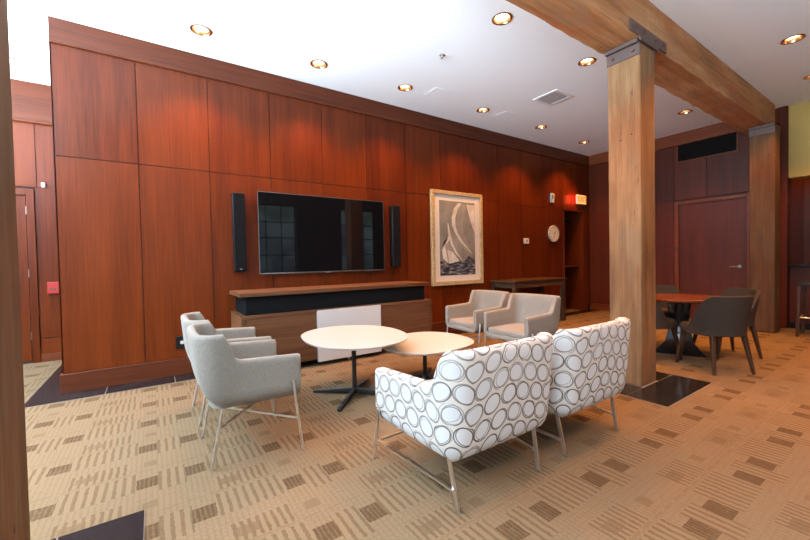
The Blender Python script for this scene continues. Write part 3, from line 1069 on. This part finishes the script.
me_.materials.append(M('exit_letter_red', color=(0.5, 0.01, 0.01), rough=0.5, emit=(1.0, 0.03, 0.015), estr=1.3).mat)
lo = bpy.data.objects.new('exit_lettering', me_)
col.objects.link(lo)
lo.parent = ex
lo.location = (0, -0.055, 0)
lo.rotation_euler = (PI / 2, 0, 0)
xl = bpy.data.lights.new('exit_glow', 'AREA')
xl.size, xl.energy, xl.color = 0.2, 1.6, (1.0, 0.08, 0.03)
xo = bpy.data.objects.new('exit_glow', xl)
xo.location = (7.80, YW - 0.10, 2.53)
xo.rotation_euler = (PI / 2, 0, 0)
col.objects.link(xo)

# --- alcove contents: shelf and hanging rail
sh = tag(MB().box(7.476, 8.198, YW + 0.06, 5.418, 1.0, 1.03).build('alcove_shelf', SAPELE_X, None, bevel=0.003), 'wooden shelf fixed across the alcove at waist height', 'shelf')
hr = thing('coat_rail', 'dark coat rail with hooks at the top of the alcove', 'rail', (7.836, 5.1, 2.12))
MB().tube((-0.36, 0, 0), (0.362, 0, 0), 0.014).build('rod', BLACKMETAL, hr)
for k in range(5):
    x = -0.24 + k * 0.12
    m = MB()
    m.bar((x, -0.18, -0.09), (x, 0.18, -0.09), 0.012, 0.014)
    m.tube((x, 0, -0.09), (x, 0, 0.01), 0.004)
    m.bar((x, 0, -0.05), (x, -0.18, -0.09), 0.012, 0.01)
    m.bar((x, 0, -0.05), (x, 0.18, -0.09), 0.012, 0.01)
    m.build('hanger', BLACKMETAL, hr)

# ================================================================== lounge chairs
def smooth01(t):
    t = max(0.0, min(1.0, t))
    return t * t * (3 - 2 * t)


def chair_shell(w, xb, xf, r, th, z0, armf, armj, back, xa, xr, flare, tuck, bulge=0.02):
    pts = []
    nA, nC, nB = 14, 10, 10
    for i in range(nA):
        pts.append((xf + (xb + r - xf) * i / nA, w, 0.0, 1.0))
    for i in range(nC):
        a = PI / 2 + (PI / 2) * i / nC
        pts.append((xb + r + r * math.cos(a), w - r + r * math.sin(a), math.cos(a), math.sin(a)))
    for i in range(nB + 1):
        y = (w - r) * (1 - 2 * i / nB)
        pts.append((xb, y, -1.0, 0.0))
    for (x, y, nx, ny) in [(p[0], -p[1], p[2], -p[3]) for p in reversed(pts[:nA + nC])]:
        pts.append((x, y, nx, ny))
    # gently bow the back
    P = []
    for (x, y, nx, ny) in pts:
        if x < xb + r + 1e-6 and abs(y) <= w:
            x -= bulge * (1 - (y / w) ** 2)
        P.append((x, y, nx, ny))
    # arc length, with extra rounded rings at the two arm fronts
    rings = []
    s = 0.0
    last = None
    n = len(P)
    for k, p in enumerate(P):
        if last is not None:
            s += math.hypot(p[0] - last[0], p[1] - last[1])
        last = p
        if k == 0:
            rings += [(p, s - 0.016, 0.70, 0.0), (p, s - 0.010, 0.92, 0.0), ((p[0] - 0.012,) + p[1:], s, 1.0, 0)]
        elif k == n - 1:
            rings += [((p[0] - 0.012,) + p[1:], s, 1.0, 0), (p, s + 0.010, 0.92, 0), (p, s + 0.016, 0.70, 0)]
        else:
            rings.append((p, s, 1.0, 0))
    # the first/last two rings sit slightly forward
    m = MB()
    uv = []
    nv = None
    for k, (p, s, sc_, _) in enumerate(rings):
        x, y, nx, ny = p
        if k in (0, len(rings) - 1):
            x += 0.006
        t = (x - (xb + xa)) / (xf - (xb + xa))
        arm = armj + (armf - armj) * max(0.0, min(1.0, t))
        rise = smooth01((xb + xa - x) / (xa - xr))
        top = arm + (back - arm) * rise
        bk = smooth01((xb + 0.30 - x) / 0.26)
        zs = [z0 + 0.10 + (top - 0.024 - z0 - 0.10) * i / 9 for i in range(10)]
        sec = [(None, z0 + 0.004), (-0.055, z0 + 0.012), (-0.022, z0 + 0.035), (-0.006, z0 + 0.068)]
        sec += [(0.0, z) for z in zs]
        sec += [(-0.006, top - 0.008), (-th * 0.3, top - 0.001), (-th * 0.7, top - 0.001), (-th + 0.006, top - 0.008)]
        sec += [(-th, zs[9] + (z0 + 0.11 - zs[9]) * i / 5) for i in range(6)]
        pr = []
        for d, z in sec:
            tl = (z - z0) / (back - z0)
            off = bk * (flare * max(0.0, tl - 0.25) / 0.75 - tuck * max(0.0, 1 - tl / 0.55) ** 2)
            if d is None:
                q = (x * 0.80 + 0.02, y * 0.72)
            else:
                q = (x + nx * (d + off), y + ny * (d + off * 0.6))
            pr.append((q[0], q[1], z))
        if sc_ < 1:
            cx = sum(q[0] for q in pr) / len(pr)
            # shrink the end section across its thickness only
            yi = y - ny * th / 2
            pr2 = []
            for q in pr:
                zc = (z0 + top) / 2
                pr2.append((x if abs(q[1]) > abs(y) * 0.75 else q[0], yi + (q[1] - yi) * sc_, zc + (q[2] - zc) * (1 - (1 - sc_) * 0.12)))
            pr = pr2
        nv = len(pr)
        acc = z0
        prev = None
        for q in pr:
            if prev is not None:
                acc += math.dist(q, prev)
            prev = q
            m.v.append(q)
            uv.append((s, acc))
    R_ = len(rings)
    for k in range(R_ - 1):
        for i in range(nv - 1):
            a = k * nv + i
            m.f.append((a, a + 1, a + nv + 1, a + nv))
    m.f.append(tuple(range(nv)))
    m.f.append(tuple(range((R_ - 1) * nv, R_ * nv))[::-1])
    m.uv = uv
    return m


def cushion(x0, x1, hw, z0, z1, crown=0.015, rear_r=0.06):
    m = MB()
    nx, ny = 8, 10
    top, bot = [], []
    for i in range(nx + 1):
        for j in range(ny + 1):
            a, b = i / nx, j / ny * 2 - 1
            x = x0 + (x1 - x0) * a
            c = crown * (1 - (2 * a - 1) ** 2) * (1 - b * b)
            top.append((x, hw * b, z1 + c))
            bot.append((x, hw * b, z0))
    K = (nx + 1) * (ny + 1)
    m.v = top + bot
    W = ny + 1
    for i in range(nx):
        for j in range(ny):
            q = i * W + j
            m.f.append((q, q + W, q + W + 1, q + 1))
            m.f.append((K + q, K + q + 1, K + q + W + 1, K + q + W))
    for i in range(nx):
        for j in (0, ny):
            q = i * W + j
            m.f.append((q, K + q, K + q + W, q + W))
    for j in range(ny):
        for i in (0, nx):
            q = i * W + j
            m.f.append((q, q + 1, K + q + 1, K + q))
    return m


def make_armchair(label, group):
    t = thing('armchair', label, 'armchair', group=group)
    chair_shell(0.312, -0.225, 0.335, 0.115, 0.052, 0.335, 0.618, 0.638, 0.80, 0.19, 0.12, 0.03, 0.075, 0.014).build('shell', FAB, t, angle=0.9)
    cushion(-0.17, 0.325, 0.262, 0.385, 0.452, 0.012).build('seat_cushion', FAB, t, bevel=0.022, seg=3)
    MB().box(0.0, 0.332, -0.255, 0.255, 0.338, 0.395).build('seat_base', FAB, t, bevel=0.022, seg=3)
    MB().box(0.30, 0.302, -0.2635, -0.2615, 0.40, 0.43).build('care_tag', BLACKPL, t)
    for sy in (-1, 1):
        l = MB().tube((0.285, sy * 0.321, 0.46), (0.335, sy * 0.328, 0.0), 0.0085)
        l.tube((0.285, sy * 0.318, 0.455), (0.285, sy * 0.305, 0.455), 0.006)
        l.build('front_leg', CHROME, t)
        MB().tube((-0.115, sy * 0.25, 0.35), (-0.185, sy * 0.247, 0.0), 0.0085).build('rear_leg', CHROME, t)
        MB().bar((0.312, sy * 0.324, 0.215), (-0.139, -sy * 0.248, 0.23 + sy * 0.004), 0.012, 0.012).build('cross_bar', CHROME, t)
    return t


def make_ring_chair(label, group):
    t = thing('lounge_chair', label, 'armchair', group=group)
    chair_shell(0.388, -0.335, 0.365, 0.105, 0.075, 0.235, 0.565, 0.600, 0.785, 0.165, 0.05, 0.03, 0.02, 0.01).build('shell', RING, t, angle=0.9)
    cushion(-0.27, 0.35, 0.314, 0.30, 0.425, 0.015).build('seat_cushion', RING, t, bevel=0.03, seg=3)
    MB().box(-0.27, 0.355, -0.33, 0.33, 0.238, 0.31).build('seat_base', RING, t, bevel=0.022, seg=3)
    for sy in (-1, 1):
        l = MB().bar((0.31, sy * 0.398, 0.335), (0.395, sy * 0.385, 0.0), 0.022, 0.010, up=(0, 1, 0))
        l.build('front_leg', CHROME, t)
        MB().bar((-0.225, sy * 0.32, 0.26), (-0.272, sy * 0.305, 0.0), 0.022, 0.010, up=(0, 1, 0)).build('rear_leg', CHROME, t)
        MB().bar((0.362, sy * 0.378, 0.125), (-0.252, sy * 0.312, 0.10), 0.022, 0.010).build('side_stretcher', CHROME, t)
    MB().bar((0.36, -0.378, 0.125), (0.36, 0.378, 0.125), 0.012, 0.012).build('front_stretcher', CHROME, t)
    return t


A = make_armchair('light grey armchair nearest the camera on the left side of the white tables', 'light grey armchairs')
A.location = (0.435, 2.675, 0)
dup(A, 'light grey armchair mostly hidden behind its twin on the left side', (0.44, 3.40, 0), 0.0)
dup(A, 'light grey armchair on the far side, nearer the sail picture', (3.44, 3.36, 0), math.radians(174))
dup(A, 'light grey armchair on the far side, between the ring chairs and the console table', (3.395, 2.645, 0), math.radians(178))
C = make_ring_chair('white ring-patterned lounge chair with its back to the camera, nearest the front', 'white ring-patterned lounge chairs')
C.location = (1.475, 1.585, 0)
C.rotation_euler = (0, 0, PI / 2)
dup(C, 'white ring-patterned lounge chair standing next to the middle timber post', (2.335, 1.575, 0), PI / 2)

# ================================================================== coffee tables
def catmull(pts, n=6):
    out = []
    K = len(pts)
    for i in range(K):
        p0, p1, p2, p3 = [Vector(pts[(i + d) % K]) for d in (-1, 0, 1, 2)]
        for k in range(n):
            t = k / n
            out.append(0.5 * ((2 * p1) + (p2 - p0) * t + (2 * p0 - 5 * p1 + 4 * p2 - p3) * t * t + (3 * p1 - p0 - 3 * p2 + p3) * t ** 3))
    return [(v.x, v.y) for v in out]


T1 = [(1.075, 3.19), (1.13, 3.42), (1.255, 3.585), (1.43, 3.672), (1.61, 3.665), (1.79, 3.575), (1.93, 3.415), (1.99, 3.20), (1.97, 2.96), (1.90, 2.765), (1.78, 2.635), (1.61, 2.562), (1.44, 2.55), (1.30, 2.60), (1.18, 2.71), (1.10, 2.85), (1.07, 3.01)]
T2 = [(2.615, 2.66), (2.69, 2.83), (2.71, 3.045), (2.655, 3.23), (2.53, 3.36), (2.35, 3.405), (2.14, 3.39), (1.94, 3.30), (1.81, 3.16), (1.755, 2.99), (1.755, 2.83), (1.80, 2.68), (1.90, 2.565), (2.06, 2.512), (2.27, 2.515), (2.48, 2.562)]


def coffee_table(label, outline, c, z, base_rot):
    t = thing('coffee_table', label, 'table', (c[0], c[1], 0), group='white coffee tables')
    o = catmull([(x - c[0], y - c[1]) for x, y in outline])
    n = len(o)
    m = MB()
    prof = [(0.965, z - 0.020), (0.985, z - 0.016), (1.0, z - 0.004), (0.998, z), ]
    m.v = [(x * s, y * s, zz) for s, zz in prof for x, y in o]
    for k in range(3):
        for i in range(n):
            j = (i + 1) % n
            m.f.append((k * n + i, k * n + j, (k + 1) * n + j, (k + 1) * n + i))
    m.f += [tuple(range(n))[::-1], tuple(range(3 * n, 4 * n))]
    m.build('tabletop', WHITETOP, t, angle=0.5)
    MB().tube((0, 0, 0.03), (0, 0, z - 0.02), 0.021, n=20).build('column', BLACKMETAL, t)
    MB().lathe([(0.10, z - 0.028), (0.10, z - 0.021), (0.0, z - 0.021)], n=24).build('mounting_plate', BLACKMETAL, t)
    for k in range(4):
        a = base_rot + k * PI / 2
        e = (math.cos(a) * 0.40, math.sin(a) * 0.40, 0.012)
        MB().bar((0, 0, 0.050), e, 0.040, 0.044, w1=0.034, h1=0.022).build('foot_arm', BLACKMETAL, t, bevel=0.004)
    return t


coffee_table('taller white coffee table on the left with a black cross base', T1, (1.49, 3.05), 0.532, math.radians(45))
coffee_table('lower white coffee table on the right, partly under the taller one', T2, (2.235, 2.97), 0.402, math.radians(45))

# ================================================================== dining set beyond the post
dt = thing('dining_table', 'round dark cherry dining table beyond the middle timber post', 'table', (5.28, 1.86, 0))
MB().lathe([(0.0, 0.672), (0.43, 0.672), (0.46, 0.685), (0.462, 0.705), (0.455, 0.71), (0.0, 0.71)], n=56).build('tabletop', TABLERED, dt, angle=0.5)
m = MB().lathe([(0.0, 0.645), (0.14, 0.645), (0.14, 0.671), (0.0, 0.671)], n=28)
m.build('mounting_plate', BLACKMETAL, dt)
MB().tube((0, 0, 0.05), (0, 0, 0.65), 0.05, n=24).build('column', BLACKMETAL, dt)
GLOSSBLK = M('gloss_black_lacquer', color=(0.01, 0.01, 0.012), rough=0.12)
for k in range(4):
    a = 0.35 + k * PI / 2
    ca, sa = math.cos(a), math.sin(a)
    m = MB()
    pr = [(0.03, 0.64), (0.12, 0.64), (0.09, 0.40), (0.14, 0.16), (0.27, 0.0), (0.03, 0.0)]
    n = len(pr)
    vs = []
    for s_ in (-0.02, 0.02):
        vs += [(ca * r - sa * s_, sa * r + ca * s_, z) for r, z in pr]
    m.add(vs, [tuple(range(n)), tuple(range(n, 2 * n))[::-1]] + [(i, n + i, n + (i + 1) % n, (i + 1) % n) for i in range(n)])
    m.build('pedestal_fin', GLOSSBLK, dt, bevel=0.004)


def make_dining_chair(label):
    t = thing('dining_chair', label, 'chair', group='dark upholstered dining chairs')
    # curved back shell: grid around the seat
    m = MB()
    n, k_ = 28, 9
    th = 0.035
    uv = []
    for i in range(n + 1):
        a = math.radians(-108 + 216 * i / n)             # measured from -x (the back)
        b = abs(-108 + 216 * i / n) / 108
        top = 0.79 - 0.36 * smooth01((b - 0.36) / 0.60)
        for inner in (0, 1):
            for k in range(k_ + 1):
                q = k / k_
                z = 0.385 + (top - 0.385) * (q if not inner else 1 - q)
                lean = 0.055 * max(0, (z - 0.45) / 0.35)
                rr = 0.255 + lean - th * inner
                x = -math.cos(a) * rr * 0.98 - 0.0
                y = math.sin(a) * (rr + 0.015)
                m.v.append((x + 0.0, y, z + (0.006 if inner and k == 0 else 0)))
    W = 2 * (k_ + 1)
    for i in range(n):
        for k in range(W):
            k2 = (k + 1) % W
            m.f.append((i * W + k, i * W + k2, (i + 1) * W + k2, (i + 1) * W + k))
    m.f += [tuple(range(W)), tuple(range(n * W, (n + 1) * W))[::-1]]
    m.build('backrest', DKFAB, t, angle=0.9, bevel=0.008)
    s = MB()
    out = []
    for i in range(40):
        a = 2 * PI * i / 40
        c_, s_ = math.cos(a), math.sin(a)
        e = 2 / 3.0
        out.append((0.03 + 0.255 * math.copysign(abs(c_) ** e, c_), 0.235 * math.copysign(abs(s_) ** e, s_)))
    n = len(out)
    prof = [(0.90, 0.375), (0.98, 0.385), (1.0, 0.41), (1.0, 0.445), (0.96, 0.468), (0.80, 0.478), (0.4, 0.482)]
    s.v = [(0.03 + (x - 0.03) * q, y * q, z) for q, z in prof for x, y in out]
    for k in range(len(prof) - 1):
        for i in range(n):
            j = (i + 1) % n
            s.f.append((k * n + i, k * n + j, (k + 1) * n + j, (k + 1) * n + i))
    s.f += [tuple(range(n))[::-1], tuple(range((len(prof) - 1) * n, len(prof) * n))]
    s.build('seat', DKFAB, t)
    for sx, sy, ex_, ey in ((1, 1, 0.25, 0.215), (1, -1, 0.25, 0.215), (-1, 1, -0.24, 0.20), (-1, -1, -0.24, 0.20)):
        MB().bar((ex_ * 0.72, sy * ey * 0.80, 0.385), (ex_, sy * ey, 0.0), 0.042, 0.042, up=(1, 0, 0), w1=0.024, h1=0.024).build('leg', DARKLEG, t, bevel=0.005)
    return t


D = make_dining_chair('dark brown dining chair with its back to the camera, right of the middle post')
D.location = (4.91, 1.415, 0)
D.rotation_euler = (0, 0, math.radians(56))
dup(D, 'dark dining chair on the far right of the round table, facing the camera', (5.70, 1.53, 0), math.radians(142))
dup(D, 'dark dining chair left of the round table, half hidden by the middle post', (4.87, 2.04, 0), math.radians(-22))
dup(D, 'dark dining chair on the far side of the round table, top just past the post', (5.74, 2.22, 0), math.radians(-142))

# ================================================================== bar stool at the right edge
bs = thing('bar_stool', 'black bar stool cut by the right edge of the photo', 'stool', (7.90, 1.07, 0))
MB().box(-0.19, 0.19, -0.19, 0.19, 0.735, 0.785).build('seat', BLACKPL, bs, bevel=0.012, seg=3)
for sx in (-1, 1):
    for sy in (-1, 1):
        MB().bar((sx * 0.165, sy * 0.165, 0.74), (sx * 0.185, sy * 0.185, 0), 0.035, 0.035, up=(1, 0, 0)).build('leg', DARKLEG, bs, bevel=0.003)
MB().tube((-0.178, -0.178, 0.28), (-0.178, 0.178, 0.28), 0.010).build('foot_rail', CHROME, bs)
for sy in (-1, 1):
    MB().tube((-0.178, sy * 0.178, 0.28), (0.178, sy * 0.178, 0.28), 0.010).build('foot_rail', CHROME, bs)

bl = bpy.data.lights.new('bar_shelf_lamp', 'AREA')
bl.shape = 'RECTANGLE'
bl.size, bl.size_y, bl.energy, bl.color = 0.15, 2.0, 14, (1.0, 0.6, 0.3)
blo = bpy.data.objects.new('bar_shelf_lamp', bl)
blo.location = (9.2, 0.4, 2.88)
col.objects.link(blo)
